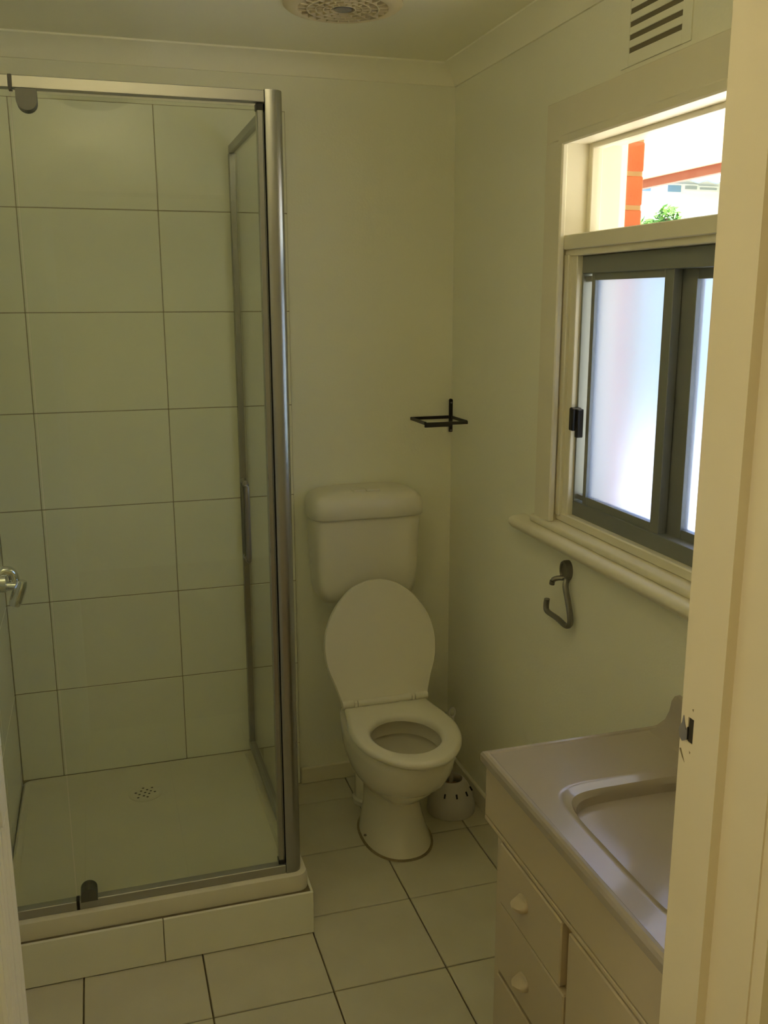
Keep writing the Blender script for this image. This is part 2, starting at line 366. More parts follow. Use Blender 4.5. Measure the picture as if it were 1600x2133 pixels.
# ------------------------------------------------------------------ outside: brick skin, eave, neighbour, bush, ground
def brick_pier(name, ya, yb, side):
    root = tag(build(name, boxes(((.172, ya, -.5), (.262, yb, 2.112))), M_MORTAR), kind=S)
    z = 2.019 - .086*14; row = 0
    while z < 2.11:
        zt = min(z+.076, 2.108)
        cuts = [0, .235, .47] if row % 2 else [0, .11, .35, .47]
        for a, b in zip(cuts[:-1], cuts[1:]):
            if side > 0: lo, hi = ya+a, ya+b-.01
            else: lo, hi = yb-b+.01, yb-a
            tile(root, (.168, lo+(-.003 if a == 0 and side > 0 else 0), z), (.2655, hi+(.003 if a == 0 and side < 0 else 0), zt), M_BRICK, .004, 'brick')
        z += .086; row += 1
brick_pier('wall_brick_far', -.70, -.23, 1)
brick_pier('wall_brick_near', -2.16, -1.69, -1)
tag(build('wall_outside', boxes(((.17, -.22, -.5), (.26, 5, 2.112)), ((.17, -6, -.5), (.26, -2.17, 2.112)), ((.17, -1.69, -.5), (.26, -.70, 1.04))), M_BRICK), kind=S)
eave = tag(build('trim_eave_soffit', boxes(((.11, -6, 2.116), (.80, 5, 2.128))), M_SOFFIT), kind=S)
build('fascia', boxes(((.80, -6, 2.087), (.825, 5, 2.30))), M_FASCIA, eave)
tag(build('trim_roof', boxes(((HX0-.6, -6, 2.56), (.82, 5, 2.62)), ((.11, -6, 2.128), (.16, 5, 2.56)), ((HX0-.6, -6, -.5), (HX0-.55, 5, 2.56)), ((.11, -6, 2.3), (.82, 5, 2.56))), M_ROOF), kind=S)
tag(build('ground', boxes(((-30, -30, -.6), (45, 60, -.5))), M_LAWN), kind=S)
tag(build('trim_bounce_paving', boxes(((.262, -8, -.5), (6.6, 9, -.47))), M_GROUND), kind=S)  # unseen bright paving, added and widened to bounce sunlight up indoors

nb = thing('neighbour_house', (8.0, 11.5, -.5), 'white neighbouring house with corrugated iron roof, seen through the fanlight', 'house')
build('wall', boxes(((6.9, 11, -.5), (15.3, 13.4, 3.62))), M_HOUSE, nb)
bm = bmesh.new(); N = 90          # corrugated roof: real waves
top, bot = [], []
for i in range(N+1):
    x = 7.86 + 7.5*i/N; w = .022*math.cos(i*PI/2.0*1.0)
    bot.append((x, 10.3, 3.50+w)); top.append((x, 13.5, 4.6+w))
A = [bm.verts.new(p) for p in bot]; B = [bm.verts.new(p) for p in top]
A2 = [bm.verts.new((p[0], p[1], p[2]-.02)) for p in bot]; B2 = [bm.verts.new((p[0], p[1], p[2]-.02)) for p in top]
for i in range(N):
    bm.faces.new((A[i], A[i+1], B[i+1], B[i])); bm.faces.new((A2[i+1], A2[i], B2[i], B2[i+1])); bm.faces.new((A2[i], A2[i+1], A[i+1], A[i]))
build('roof', bm, M_ROOF, nb)
for a, b, za, zb, m in ((7.42, 7.60, 3.40, 3.46, M_PANEBLUE), (7.92, 8.16, 3.40, 3.50, M_PANEBLUE), (8.24, 8.46, 3.45, 3.50, M_ROOF), (8.52, 8.84, 3.45, 3.48, M_ROOF)):
    f = build('window', boxes(((a-.04, 10.95, za-.04), (b+.04, 11.02, zb+.04)), bev=.01), M_HOUSE, nb)
    build('pane', boxes(((a, 10.94, za), (b, 10.97, zb))), m, f)

BUSHES = ((4.02, 5.27, 2.33, .13), (4.12, 5.09, 2.44, .12), (4.25, 5.02, 2.33, .10), (4.1, 5.2, 2.0, .34), (4.1, 5.15, 1.4, .5), (4.1, 5.15, .7, .55))
t = thing('bush', (4.1, 5.15, -.5), 'bright green leafy bush seen low through the fanlight beside the brick', 'bush')
bm = bmesh.new()
for x, y, z, r in BUSHES: tube(bm, smooth_path([(4.1, 5.15, -.5), (4.1+random.uniform(-.1, .1), 5.15+random.uniform(-.1, .1), z*.4), (x, y, z)], 3), .018, 5)
build('stem', bm, mat('bush_bark', (.2, .13, .07), .9), t)
bm = bmesh.new()
for x, y, z, r in BUSHES:
    for q in range(int(900*r+90)):
        v = Vector((random.gauss(0, 1), random.gauss(0, 1), random.gauss(0, 1))).normalized()*random.uniform(.3, 1)**.5
        p = Vector((x, y, z)) + v*r
        a = Vector((random.gauss(0, 1), random.gauss(0, 1), random.gauss(0, .6))).normalized()*.045
        b = a.orthogonal().normalized()*.02
        bm.faces.new([bm.verts.new(p+k) for k in (-a, b, a, -b)])
tag(build('foliage', bm, M_LEAF, t), kind='stuff')

# ------------------------------------------------------------------ shower
hob = tag(build('shower_hob', boxes(((XL+.008, -.803, .0), (-.702, -.74, .125)), ((-.76, -.74, 0), (-.702, .0, .125))), M_GROUT),
          'low tiled hob under the front of the shower tray', 'shower hob')
for a, b in ((-1.48, -1.094), (-1.092, -.695)):
    tile(hob, (a, -.811, .002), (b, -.803, .127), M_WTILE)
for a, b in ((-.802, -.41), (-.408, -.01)):
    tile(hob, (-.702, a, .002), (-.694, b, .127), M_WTILE)

tray = thing('shower_tray', (-1.09, -.395, .125), 'cream moulded shower tray set on the tiled hob', 'shower tray')
def rrect(x0, x1, y0, y1, z, r, k=6):
    out = []
    for cx, cy, a0 in ((x1-r, y1-r, 0), (x0+r, y1-r, PI/2), (x0+r, y0+r, PI), (x1-r, y0+r, 1.5*PI)):
        for i in range(k+1):
            a = a0 + PI/2*i/k; out.append((cx+r*math.cos(a), cy+r*math.sin(a), z))
    return out
X0, X1, Y0, Y1 = -1.4795, -.7025, -.795, -.0015
rings = [rrect(X0, X1, Y0, Y1, .126, .03), rrect(X0, X1, Y0, Y1, .160, .03), rrect(X0+.003, X1-.003, Y0+.003, Y1, .172, .03),
         rrect(X0+.004, X1-.012, Y0+.012, Y1-.0005, .178, .028), rrect(X0+.006, X1-.046, Y0+.046, Y1-.001, .178, .02),
         rrect(X0+.006, X1-.05, Y0+.05, Y1-.001, .176, .02), rrect(X0+.007, X1-.056, Y0+.058, Y1-.002, .157, .02),
         rrect(X0+.012, X1-.065, Y0+.066, Y1-.006, .154, .015), rrect(X0+.20, X1-.22, Y0+.26, Y1-.10, .1475, .05)]
# low at the tiled walls: there the tray floor runs into the tiles
for r_ in rings[1:6]:
    for i, (x, y, z) in enumerate(r_):
        if y > -.04 or (x < X0+.04 and y > -.72): r_[i] = (x, y, min(z, .1575))
bm = loft(rings); build('tray_basin', bm, M_TRAY, tray, smooth=True, angle=35)
DC = (-1.102, -.178)
dr = bmesh.new(); lathe(dr, [(.052, .1470), (.052, .1490), (.049, .1502), (.042, .1502), (.042, .1470)], (*DC, 0), 32)
dro = build('drain', dr, M_TRAY, tray, smooth=True)
bm = bmesh.new(); es = []
def circ(cx, cy, r, k):
    v = [bm.verts.new((cx+r*math.cos(2*PI*i/k), cy+r*math.sin(2*PI*i/k), .1508)) for i in range(k)]
    return [bm.edges.new((v[i], v[(i+1) % k])) for i in range(k)]
es += circ(*DC, .045, 32)
for hx, hy in ((-.006, .03), (.022, .026), (-.030, .004), (-.013, .013), (.006, .016), (.017, .006), (.029, -.003), (-.019, -.008), (-.001, 0), (.011, -.010), (-.006, -.020), (-.024, -.027), (.005, -.030)):
    es += circ(DC[0]+hx, DC[1]+hy, .0044, 10)
bmesh.ops.triangle_fill(bm, use_beauty=True, edges=es)
ex = bmesh.ops.extrude_face_region(bm, geom=list(bm.faces)); bmesh.ops.translate(bm, verts=[g for g in ex['geom'] if isinstance(g, bmesh.types.BMVert)], vec=(0, 0, -.0012))
build('grate', bm, M_TRAY, dro)
build('sump', boxes(((DC[0]-.036, DC[1]-.036, .1482), (DC[0]+.036, DC[1]+.036, .1490))), M_DARK, dro)

scr = thing('shower_screen', (-.74, -.77, .178), 'clear glass corner shower screen with satin chrome frame', 'shower screen')
def sbox(name, *bs, m=M_CHROME, bev=.0015, parent=None, seg=1): return build(name, boxes(*bs, bev=bev, seg=seg), m, parent or scr)
ZB, ZTOP = .178, 2.148
bm = bmesh.new()       # corner post with a large rounded outer edge
pr = [(-.7625, -.735), (-.7625, -.7815), (-.761, -.783), (-.742, -.783)] + [(-.742+.022*math.sin(a*PI/16), -.761-.022*math.cos(a*PI/16)) for a in range(1, 8)] + [(-.720, -.761), (-.720, -.735)]
prism(bm, pr, 'z', ZB, ZTOP+.002); build('corner_post', bm, M_CHROME, scr, smooth=True, angle=60)
sbox('top_rail', ((-1.2945, -.782, 2.1225), (-.763, -.757, ZTOP)), m=M_RAIL)
sbox('top_rail', ((-1.480, -.782, 2.1225), (-1.3005, -.757, ZTOP)), m=M_RAIL)
sbox('rail_joint', ((-1.301, -.781, 2.119), (-1.294, -.758, ZTOP+.001)), m=M_BLACK, bev=0)
sbox('bottom_rail', ((-1.2945, -.782, ZB), (-.763, -.757, .203)), m=M_RAIL)
sbox('bottom_rail', ((-1.480, -.782, ZB), (-1.3005, -.757, .203)), m=M_RAIL)
sbox('rail_joint', ((-1.301, -.781, ZB), (-1.294, -.758, .204)), m=M_BLACK, bev=0)
sbox('side_top_rail', ((-.737, -.735, 2.122), (-.716, -.001, 2.146)), m=M_RAIL)
sbox('side_bottom_rail', ((-.740, -.735, .1785), (-.716, -.001, .200)), m=M_RAIL)
sbox('wall_channel', ((-.739, -.024, .1785), (-.714, -.0005, 2.122)))
sbox('wall_channel', ((-1.4805, -.782, .203), (-1.462, -.757, 2.1225)))
sbox('glass_panel', ((-.7295, -.735, .184), (-.7235, -.02, 2.124)), m=M_GLASS, bev=0)
sbox('glass_panel', ((-1.464, -.772, .200), (-1.3015, -.766, 2.124)), m=M_GLASS, bev=0)
dg = sbox('door_glass', ((-1.298, -.772, .212), (-.779, -.766, 2.115)), m=M_GLASS, bev=0)
sbox('door_seal', ((-.7795, -.775, .215), (-.7665, -.752, 2.108)), m=M_CHROME, parent=dg)
sbox('seal_cap', ((-.781, -.776, 2.106), (-.765, -.752, 2.122)), m=M_BLACK, parent=dg)
sbox('seal_cap', ((-.781, -.776, .203), (-.765, -.752, .217)), m=M_BLACK, parent=dg)
bm = bmesh.new()       # pivot blocks: tongues with a rounded end
def tongue(bm, xa, xb, z0, z1, sgn, ya, yb):
    r = (xb-xa)/2; cx = (xa+xb)/2
    poly = [(xa, z0), (xb, z0)] + [(cx+r*math.cos(a*PI/14), z1-sgn*r+sgn*r*math.sin(a*PI/14)) for a in range(0, 15)]
    prism(bm, poly, 'y', ya, yb)
tongue(bm, -1.288, -1.246, 2.121, 2.078, -1, -.790, -.748); build('pivot_block', bm, M_PIVOT, dg)
bm = bmesh.new(); tongue(bm, -1.290, -1.249, .203, .237, 1, -.790, -.748); build('pivot_block', bm, M_PIVOT, dg)
bm = bmesh.new()       # pull handle through the glass
tube(bm, smooth_path([(-.836, -.772, 1.068), (-.836, -.790, 1.062), (-.836, -.801, 1.076), (-.836, -.801, 1.16), (-.836, -.801, 1.24), (-.836, -.790, 1.256), (-.836, -.772, 1.25)], 5), .0065, 10)
tube(bm, smooth_path([(-.836, -.766, 1.068), (-.836, -.748, 1.062), (-.836, -.737, 1.076), (-.836, -.737, 1.16), (-.836, -.737, 1.24), (-.836, -.748, 1.256), (-.836, -.766, 1.25)], 5), .0065, 10)
build('handle', bm, M_METALGREY, dg, smooth=True)

# tap and hand-shower on the left shower wall (mostly out of frame)
tp = thing('shower_tap', (-1.48, -.34, .93), 'chrome shower tap with a lever handle on the left shower wall', 'tap')
bm = bmesh.new(); lathe(bm, [(.050, -1.481), (.050, -1.474), (.046, -1.470), (.028, -1.466), (.026, -1.440), (.022, -1.438)], (0, -.34, .93), 24, 'x'); build('tap_flange', bm, M_POLISH, tp, smooth=True)
bm = bmesh.new(); tube(bm, smooth_path([(-1.462, -.34, .952), (-1.445, -.335, .962), (-1.425, -.33, .954), (-1.418, -.33, .925)], 6), .014, 12); build('spout', bm, M_POLISH, tp, smooth=True)
bm = bmesh.new(); tube(bm, [(-1.470, -.34, .921), (-1.44, -.34, .920), (-1.415, -.34, .918), (-1.409, -.34, .918)], [.013, .013, .012, .006], 14); build('spindle', bm, M_POLISH, tp, smooth=True)
bm = bmesh.new(); tube(bm, smooth_path([(-1.398, -.345, .936), (-1.402, -.345, .920), (-1.412, -.345, .897), (-1.421, -.345, .872), (-1.424, -.345, .862)], 4), [.005]+[.013+.005*math.sin(i*PI/15) for i in range(15)]+[.008], 14); build('lever', bm, M_POLISH, tp, smooth=True)
hs = thing('hand_shower', (-1.48, -.3, 1.45), 'dark handheld shower head and hose at the left edge of the shower', 'shower head')
bm = bmesh.new(); tube(bm, smooth_path([(-1.44, -.26, 1.54), (-1.431, -.26, 1.525), (-1.423, -.26, 1.515), (-1.430, -.26, 1.495), (-1.436, -.26, 1.47), (-1.43, -.26, 1.45), (-1.44, -.26, 1.42)], 5), .008, 10); build('hose', bm, M_BLACK, hs, smooth=True)
bm = bmesh.new(); lathe(bm, [(.018, -1.481), (.018, -1.474), (.012, -1.47), (.012, -1.435), (.008, -1.432)], (0, -.26, 1.47), 16, 'x'); build('bracket', bm, M_POLISH, hs, smooth=True)

# ------------------------------------------------------------------ toilet
XT = -.347
toi = thing('toilet', (XT, -.40, 0), 'cream close-coupled toilet with its seat cover raised against the cistern', 'toilet')
def sect(z, yf, yb, hw, n=2.2): return sring(XT + .012*max(0, 1-z/.22), (yf+yb)/2, z, hw, (yb-yf)/2, n)
outer = [(.000, -.565, -.235, .109), (.012, -.563, -.237, .107), (.04, -.552, -.240, .099), (.09, -.536, -.242, .087), (.14, -.530, -.240, .081), (.18, -.536, -.232, .084),
         (.215, -.575, -.220, .102), (.25, -.635, -.205, .126), (.29, -.690, -.19, .145), (.33, -.722, -.18, .154), (.37, -.738, -.17, .158), (.398, -.742, -.165, .160)]
rings = [sect(*a) for a in outer]
rings += [sect(.402, -.738, -.17, .157), sect(.402, -.696, -.40, .116), sect(.392, -.692, -.405, .112), sect(.350, -.690, -.405, .111), sect(.348, -.70, -.39, .132),
          sect(.30, -.685, -.40, .122), sect(.25, -.64, -.43, .095), sect(.20, -.58, -.46, .06), sect(.185, -.55, -.48, .03)]
build('pan', loft(rings), M_PORC, toi, smooth=True, angle=50)
bm = loft([sring(XT+.012, -.40, .0005, .115, .171, 2.2), sring(XT+.012, -.40, .005, .1105, .1655, 2.2)]); build('foot_sealant', bm, M_STAIN, toi)
bm = bmesh.new(); lathe(bm, [(.055, 0), (.055, .015), (.046, .02), (.045, .19), (.05, .26)], (XT-.012, -.175, 0), 20); build('trap_outlet', bm, M_PORC, toi, smooth=True)
bm = bmesh.new(); tube(bm, smooth_path([(XT, -.09, .72), (XT, -.09, .55), (XT, -.10, .40), (XT, -.17, .33)], 5), .022, 14); build('flush_pipe', bm, M_PLAS, toi, smooth=True)
bm = bmesh.new()      # screw caps on the foot
lathe(bm, [(.005, 0), (.004, .003)], (0, 0, 0), 8)
bmesh.ops.translate(bm, verts=bm.verts, vec=(XT-.104, -.46, .045)); build('screw_cap', bm, M_STAIN, toi)

def egg(hwb, hwm, L, k=44, back=.0):
    """half outlines joined: x half width, v from hinge (0) to tip (L); starts at the hinge, right side"""
    k = hwb/hwm
    ctl = [(hwb, 0), (hwm*(.5*k+.5*.955), .15*L), (hwm*.965, .29*L), (hwm, .44*L), (hwm*.967, .58*L), (hwm*.885, .69*L), (hwm*.76, .79*L), (hwm*.615, .87*L), (hwm*.42, .945*L), (hwm*.2, .987*L), (0, L)]
    ctl += [(-a, b) for a, b in ctl[-2::-1]]
    return [(p.x, p.y) for p in smooth_path([(a, b, 0) for a, b in ctl], 4)] + [(-hwb + 2*hwb*i/10, 0) for i in range(1, 10)]
SY, SZ, SL = -.345, .410, .425
def seat_ring(out_sc, z, pts): 
    cx, cv = 0, SL*.52
    return [(XT + p[0]*out_sc, SY - (cv + (p[1]-cv)*out_sc), z) for p in pts]
O = egg(.136, .1645, SL)
cv = SL*.53
def hole_ring(ax, ay, z):
    out = []
    for p in O:
        a = math.atan2((p[1]-cv)/1.15, p[0]); out.append((XT - .006 + ax*math.cos(a), SY-(cv + ay*math.sin(a)), z))
    return out
bm = bmesh.new()
rings = [hole_ring(.104, .128, SZ), seat_ring(.97, SZ, O), seat_ring(1.0, SZ+.006, O), seat_ring(1.0, SZ+.013, O), seat_ring(.975, SZ+.021, O), seat_ring(.93, SZ+.0235, O),
         hole_ring(.114, .138, SZ+.0225), hole_ring(.106, .130, SZ+.018), hole_ring(.104, .128, SZ+.008)]
vs = bridge_rings(bm, rings, cap0=False, cap1=False)
for i in range(len(O)):
    j = (i+1) % len(O); bm.faces.new((vs[-1][i], vs[-1][j], vs[0][j], vs[0][i]))
seat = build('seat', bm, M_PLAS, toi, smooth=True, angle=60)
# raised cover
HY, HZ = -.335, .442
TL = Vector((0, .105, .368)); CL = TL.length; TL.normalize(); TN = Vector((0, -TL.z, TL.y))   # TN faces the viewer
OC = egg(.143, .186, CL)
def cov(sc, t):
    cvv = CL*.5
    return [Vector((XT, HY, HZ)) + Vector((p[0]*sc, 0, 0)) + TL*(cvv+(p[1]-cvv)*sc) + TN*t for p in OC]
bm = bmesh.new(); bridge_rings(bm, [cov(.97, -.012), cov(1.0, -.006), cov(1.0, .004), cov(.985, .008), cov(.93, .006), cov(.5, .001), cov(.1, 0)])
cover = build('seat_cover', bm, M_PLAS, toi, smooth=True, angle=60)
for a, b in ((-.142, -.106), (-.092, .086), (.1, .142)):
    bm = bmesh.new(); tube(bm, [(XT+a, HY-.004, HZ-.004), (XT+b, HY-.004, HZ-.004)], .0135, 12)
    build('hinge_barrel', bm, M_PLAS, cover, smooth=True)
for a in (-.099, .093):
    bm = bmesh.new(); box(bm, (XT+a-.0065, HY-.014, SZ-.008), (XT+a+.0065, HY+.01, HZ+.006), .003)
    build('hinge_block', bm, M_PLAS, cover)
# cistern
def cr(z, hw, d, n=5.5): return sring(XT+.003, -d/2+.003, z, hw, d/2, n, 56)
rings = [cr(.700, .100, .10), cr(.703, .135, .125), cr(.712, .152, .145), cr(.73, .164, .158), cr(.76, .171, .164), cr(.85, .177, .168), cr(.999, .183, .172)]
cis = build('cistern', loft(rings), M_PLAS, toi, smooth=True, angle=60)
rings = [cr(.997, .186, .180), cr(1.002, .190, .184), cr(1.03, .190, .184), cr(1.056, .185, .180), cr(1.070, .172, .170), cr(1.079, .145, .15), cr(1.082, .08, .10)]
build('cistern_lid', loft(rings), M_PLAS, cis, smooth=True, angle=60)
build('flush_button', boxes(((XT-.042, -.135, 1.078), (XT-.002, -.085, 1.0865)), ((XT+.0, -.135, 1.078), (XT+.048, -.085, 1.0865)), bev=.003, seg=2), M_PLAS, cis)

# ------------------------------------------------------------------ toilet brush
BX, BY = -.108, -.318
h = thing('toilet_brush_holder', (BX, BY, 0), 'white round toilet brush holder on the floor beside the toilet', 'brush holder')
bm = bmesh.new(); prof = [(.080, 0), (.082, .006), (.080, .03), (.073, .06), (.060, .09), (.047, .108), (.042, .114), (.038, .115), (.036, .112), (.04, .095), (.06, .05), (.07, .01)]
lathe(bm, prof, (BX, BY, 0), 36); build('holder_body', bm, M_BRUSH, h, smooth=True, angle=60)
for a in (-2.25, -1.65, -1.05, -.45):
    bm = bmesh.new(); r = .0665; c = Vector((BX+r*math.cos(a), BY+r*math.sin(a), .081)); tube(bm, [c+Vector((0, 0, -.007))+Vector((math.cos(a), math.sin(a), 0))*.0045, c+Vector((0, 0, .006))-Vector((math.cos(a), math.sin(a), 0))*.003], .0028, 6)
    build('slot', bm, M_DARK, h)
b = thing('toilet_brush', (BX, BY, .02), 'white plastic toilet brush standing in its round holder', 'brush')
bm = bmesh.new(); tube(bm, [(BX, BY, .09), (BX, BY, .2), (BX, BY, .335)], .0075, 10, ry=.003, side=(0, 1, 0)); tube(bm, [(BX+.0105*math.cos(t), BY, .352+.017*math.sin(t)) for t in [2*PI*i/20 for i in range(21)]], .003, 8, ry=.003, side=(0, 1, 0))
build('handle', bm, M_BRUSH, b, smooth=True)
bm = bmesh.new(); lathe(bm, [(.025, .03), (.034, .06), (.034, .085), (.012, .1)], (BX, BY, 0), 18); build('bristles', bm, M_BRUSHIN, b, smooth=True)

# ------------------------------------------------------------------ corner shelf bracket and towel hook
sh = thing('corner_shelf', (-.005, 0, 1.296), 'small black metal shelf frame in the corner beside the window', 'shelf')
zz = 1.290
bm = boxes(((-.012, -.006, 1.244), (.0, .002, 1.352)), ((-.148, .0, zz), (-.006, .006, zz+.010)), ((-.006, -.142, zz), (0, 0, zz+.010)), bev=.001)
lathe(bm, [(.006, -.006), (.006, .002)], (-.006, 0, 1.352), 14, 'y'); build('wall_bracket', bm, M_BLACK, sh)
bm = boxes(((-.151, -.142, zz), (-.143, .004, zz+.010)), ((-.15, -.146, zz-.008), (-.06, -.139, zz+.008)), ((-.06, -.146, zz-.002), (0, -.139, zz+.008)), bev=.001); build('shelf_frame', bm, M_BLACK, sh)
for z in (1.345, 1.250):
    bm = bmesh.new(); lathe(bm, [(.003, -.0085), (.003, -.005)], (-.006, 0, z), 10, 'y'); build('screw', bm, M_GREYPLATE, sh)

hk = thing('towel_hook', (0, -.87, .99), 'grey metal open towel hook on the wall under the window sill', 'hook')
bm = bmesh.new()
for (r1, r2, a, b2) in ((.023, .028, 0, -.010),):
    rg = []
    for hx, s in ((0.0, 1.0), (-.012, 1.0), (-.017, .92), (-.017, .72), (-.013, .66), (-.013, .1)):
        rg.append([(hx, -.873+r1*s*math.cos(2*PI*i/24), .988+r2*s*math.sin(2*PI*i/24)) for i in range(24)])
    bridge_rings(bm, rg)
build('wall_plate', bm, M_METALGREY, hk, smooth=True)
bm = bmesh.new(); tube(bm, smooth_path([(-.008, -.870, .966), (-.022, -.858, .964), (-.032, -.848, .957), (-.034, -.845, .944)], 4), .008, 8, ry=.007); build('peg', bm, M_METALGREY, hk, smooth=True)
bm = bmesh.new(); tube(bm, smooth_path([(-.010, -.884, .968), (-.018, -.892, .950), (-.018, -.908, .915), (-.018, -.922, .882), (-.018, -.924, .856), (-.020, -.906, .846), (-.022, -.860, .852), (-.026, -.812, .856), (-.026, -.802, .868), (-.026, -.805, .890)], 6),   .0068, 10, ry=.0085, side=(1, 0, 0)); build('hook_bar', bm, M_METALGREY, hk, smooth=True)

# ------------------------------------------------------------------ ceiling fan and wall vent
FC = (-.516, -.545); fz = ZC
fan = thing('exhaust_fan', (FC[0], FC[1], fz), 'round yellowed exhaust fan grille in the ceiling', 'fan')
bm = bmesh.new(); lathe(bm, [(.150, fz), (.150, fz-.006), (.142, fz-.012), (.120, fz-.018), (.114, fz-.016), (.112, fz-.004)], (FC[0], FC[1], 0), 48, cap1=False); build('surround', bm, M_VENT, fan, smooth=True)
bm = bmesh.new(); lathe(bm, [(.112, fz-.001), (.112, fz-.0035)], (FC[0], FC[1], 0), 32); build('fan_cavity', bm, M_DARK, fan)
bm = bmesh.new()
for r in (.030, .048, .068, .089): lathe(bm, [(r, fz-.008), (r, fz-.0185), (r+.0025, fz-.0185), (r+.0025, fz-.008), (r, fz-.008)], (FC[0], FC[1], 0), 36, cap0=False, cap1=False)
for ri, (ra, rb, n) in enumerate(((.030, .048, 12), (.048, .068, 16), (.068, .089, 20), (.089, .113, 24))):
    for q in range(n):
        a = 2*PI*(q+.5*(ri % 2))/n; u = Vector((math.cos(a), math.sin(a), 0)); w = Vector((-u.y, u.x, 0)); c = Vector((FC[0], FC[1], 0))
        rg = [[c+u*ra-w*.001+Vector((0, 0, fz-.008)), c+u*ra+w*.001+Vector((0, 0, fz-.008)), c+u*ra+w*.001+Vector((0, 0, fz-.018)), c+u*ra-w*.001+Vector((0, 0, fz-.018))]]
        rg.append([p+u*(rb-ra) for p in rg[0]]); bridge_rings(bm, rg)
tag(build('grille', bm, M_VENT, fan))
bm = bmesh.new(); lathe(bm, [(.022, fz-.004), (.022, fz-.0185), (.018, fz-.0205), (.002, fz-.021)], (FC[0], FC[1], 0), 28); build('hub', bm, M_GREYPLATE, fan, smooth=True)

VY0, VY1 = -1.247, -1.048
vent = thing('wall_vent', (0, (VY0+VY1)/2, 2.16), 'white louvred air vent high on the wall above the window', 'vent')
bm = bmesh.new(); n = 6; sp = .0262; z = 2.213
build('vent_plate', boxes(((-.001, VY0-.03, 2.186), (0, VY1+.03, 2.352))), M_VENTSHADE, vent)  # dark sheet behind the louvres stands in for slot shade
for a in (VY0-.032, VY1):
    bm = bmesh.new(); box(bm, (-.0030, a, 2.186), (-.0005, a+.032, 2.353), 0)
    build('vent_frame', bm, M_WALL, vent)
for k in range(n+1):
    za = 2.186 if k == 0 else z + (k-1)*sp + .011
    zb = z + k*sp if k < n else 2.353
    bm = bmesh.new(); box(bm, (-.0030, VY0, za), (-.0005, VY1, min(zb, 2.353)), .001)
    build('louvre', bm, M_WALL, vent)

# ------------------------------------------------------------------ vanity
VF, VE0, VE1, VZ = -.465, -1.390, -2.095, .790
vt = thing('washbasin', (VF/2, -1.74, VZ), 'glossy cream moulded washbasin top beside the doorway under the window', 'washbasin')
# deck with a basin, laid out as rings from the outer edge inwards
def bas(cx, cy, hx, hy, z, n, k=64): return sring(cx, cy, z, hx, hy, n, k)
cx, cy = -.232, -1.795
def dep(p): return p
def outerring(off, z, k=64):
    out = []
    base = bas(cx, cy, 1, 1, 0, 2, k)
    x_lo, x_hi, y_lo, y_hi = VF+off, -.004, VE1+off*.2, VE0-off
    for (px, py, _) in base:
        dx, dy = px-cx, py-cy
        s = min(((x_hi-cx)/dx if dx > 0 else (x_lo-cx)/dx) if abs(dx) > 1e-6 else 9e9, ((y_hi-cy)/dy if dy > 0 else (y_lo-cy)/dy) if abs(dy) > 1e-6 else 9e9)
        out.append((cx+dx*s, cy+dy*s, z))
    # snap the nearest samples onto the corners
    for qx in (x_lo, x_hi):
        for qy in (y_lo, y_hi):
            i = min(range(k), key=lambda i: (out[i][0]-qx)**2+(out[i][1]-qy)**2); out[i] = (qx, qy, z)
    return out
rings = [outerring(.014, .752), outerring(.006, .760), outerring(.0, .768), outerring(.0, .782), outerring(.003, .788), outerring(.008, .7905), outerring(.014, .7895), outerring(.017, .7868), outerring(.022, .7865), bas(cx, cy, .176, .236, .7865, 6),
         bas(cx, cy, .172, .232, .7865, 6), bas(cx, cy, .168, .228, .785, 6), bas(cx, cy, .158, .214, .779, 5.5), bas(cx, cy, .153, .208, .768, 5),
         bas(cx, cy-.001, .152, .206, .74, 5), bas(cx, cy-.002, .149, .202, .69, 4.8), bas(cx, cy-.003, .144, .196, .635, 4.5), bas(cx, cy-.005, .128, .178, .608, 3.6), bas(cx, cy-.01, .07, .10, .600, 2.5), bas(cx, cy-.01, .03, .03, .597, 2)]
build('deck', loft(rings), M_VTOP, vt, smooth=True, angle=24)
bm = bmesh.new()
prism(bm, [(-.003, .785), (-.085, .786), (-.055, .791), (-.036, .802), (-.027, .820), (-.023, .842), (-.016, .852), (-.003, .853)], 'y', VE1, VE0-.006)
build('upstand', bm, M_VTOP, vt, smooth=True, angle=50)
bm = bmesh.new(); lathe(bm, [(.020, .598), (.020, .602), (.012, .6035)], (cx, cy-.01, 0), 20); build('waste', bm, M_POLISH, vt, smooth=True)
vc = thing('vanity_cabinet', (VF/2, -1.74, 0), 'cream laminate vanity cabinet with drawers and a door beneath the basin', 'cabinet')
def vbox(name, *bs, m=M_VCAB, bev=.0015, parent=None): return build(name, boxes(*bs, bev=bev), m, parent or vc)
VX = -.453
vbox('carcass', ((VX+.02, VE1, .08), (-.003, VE1+.016, .75)), ((VX+.02, VE0-.06, .08), (-.003, VE0-.044, .64)), ((VX+.022, VE1, .08), (VX+.03, VE0-.05, .64)))
vbox('apron', ((VX, VE1, .648), (VX+.018, VE0-.004, .756)), ((VX+.018, VE0-.020, .648), (-.003, VE0-.004, .756)))
vbox('edge_strip', ((VX-.001, VE1, .636), (-.003, VE0-.004, .645)), m=M_VCAB)
vbox('edge_trim', ((VX+.006, VE1, .644), (VX+.016, VE0-.006, .649)), m=M_VEDGE, bev=0)  # recessed brown-gold trim line below the apron
vbox('stile', ((VX+.004, -1.474, .08), (VX+.022, -1.451, .630)), m=M_VCAB)
vbox('stile', ((VX+.012, -1.782, .08), (VX+.022, -1.734, .634)), m=M_VGAP)
vbox('stile', ((VX+.016, -1.50, .08), (VX+.023, -1.46, .63)), m=M_VGAP)
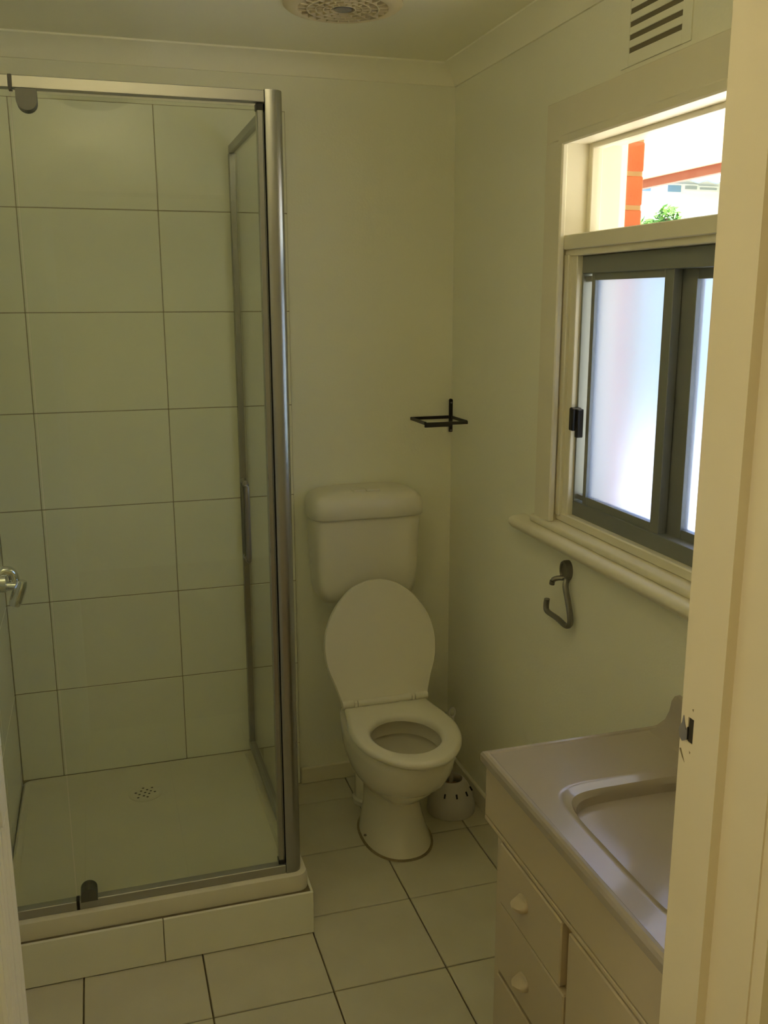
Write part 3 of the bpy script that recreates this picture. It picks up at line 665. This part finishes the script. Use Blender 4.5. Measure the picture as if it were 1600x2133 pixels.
vbox('kick_board', ((VX+.05, VE1, .0), (VX+.066, VE0-.05, .08)), ((VX+.066, VE0-.076, 0), (-.003, VE0-.06, .08)), m=M_VCAB)
KNOB = None
def knob(y, z, parent):
    bm = bmesh.new()
    rg = []
    for i in range(1, 9):                                # half-shell pull with a thumb scoop on top
        f = PI/2*i/8; d = .024*math.cos(f)
        ring = []
        for j in range(20):
            q = 2*PI*j/20; u, v = .0215*math.sin(f)*math.cos(q), .017*math.sin(f)*math.sin(q)
            k = 1.0 if v < 0 else max(.15, 1-v*120)
            ring.append((VX-.003-d*k-.001, y+u, z+v-.004))
        rg.append(ring)
    rg.append([(VX-.002, p[1], p[2]) for p in rg[-1]])
    bridge_rings(bm, rg)
    build('handle', bm, M_VCAB, parent, smooth=True, angle=60)
for (za, zb, ya, ky, kz) in ((.502, .632, -1.740, -1.590, .573), (.345, .498, -1.757, -1.604, .412), (.10, .334, -1.757, -1.612, .25)):
    d = vbox('drawer', ((VX-.003, ya, za), (VX+.014, -1.479, zb)), bev=.0025)
    knob(ky, kz, d)
d = vbox('door', ((VX-.003, VE1+.008, .10), (VX+.014, -1.765, .632)), bev=.0025)
knob(-2.03, .46, d)

# ------------------------------------------------------------------ fill lamp on the left hall wall, added out of frame for brightness
LP = (-2.46, -2.66, 1.90)
lamp = thing('hall_fill_lamp', LP, 'unseen round fill lamp added in the hall to brighten the view', 'lamp')
bm = bmesh.new(); lathe(bm, [(.07, HX0), (.07, HX0+.015), (.03, HX0+.02), (.025, HX0+.05)], (0, LP[1], LP[2]), 24, 'x'); build('lamp_base', bm, M_POLISH, lamp, smooth=True)
bm = bmesh.new(); bmesh.ops.create_uvsphere(bm, u_segments=24, v_segments=14, radius=.09, matrix=Matrix.Translation(LP)); build('lamp_shade', bm, M_LAMP, lamp, smooth=True)
ld = bpy.data.lights.new('hall_fill_bulb', 'POINT'); ld.energy = HALL_FILL_WATTS; ld.color = (1.0, 0.89, 0.70); ld.shadow_soft_size = .11
lo = bpy.data.objects.new('hall_fill_bulb', ld); COL.objects.link(lo); lo.parent = lamp; lo.location = (.14, 0, 0)


# ------------------------------------------------------------------ fill uplight bowl under the bathroom ceiling, added out of frame to lift the brightness
LQ = (-1.12, -1.62, ZC)
lamp = thing('fill_uplight', LQ, 'unseen fill uplight bowl added under the bathroom ceiling for brightness', 'lamp')
bm = bmesh.new(); lathe(bm, [(.05, ZC), (.05, ZC-.012), (.045, ZC-.018), (.007, ZC-.02), (.007, ZC-.155)], (LQ[0], LQ[1], 0), 20); build('ceiling_rose', bm, M_POLISH, lamp, smooth=True)
bm = bmesh.new(); lathe(bm, [(.006, ZC-.165), (.07, ZC-.160), (.125, ZC-.138), (.155, ZC-.100), (.152, ZC-.100), (.122, ZC-.134), (.068, ZC-.155), (.006, ZC-.160)], (LQ[0], LQ[1], 0), 32); build('lamp_bowl', bm, M_TRIM, lamp, smooth=True)
ld = bpy.data.lights.new('fill_uplight_bulb', 'POINT'); ld.energy = FILL_UPLIGHT_WATTS; ld.color = (1.0, 0.90, 0.64); ld.shadow_soft_size = .03
lo = bpy.data.objects.new('fill_uplight_bulb', ld); COL.objects.link(lo); lo.parent = lamp; lo.location = (.05, 0, -.115)
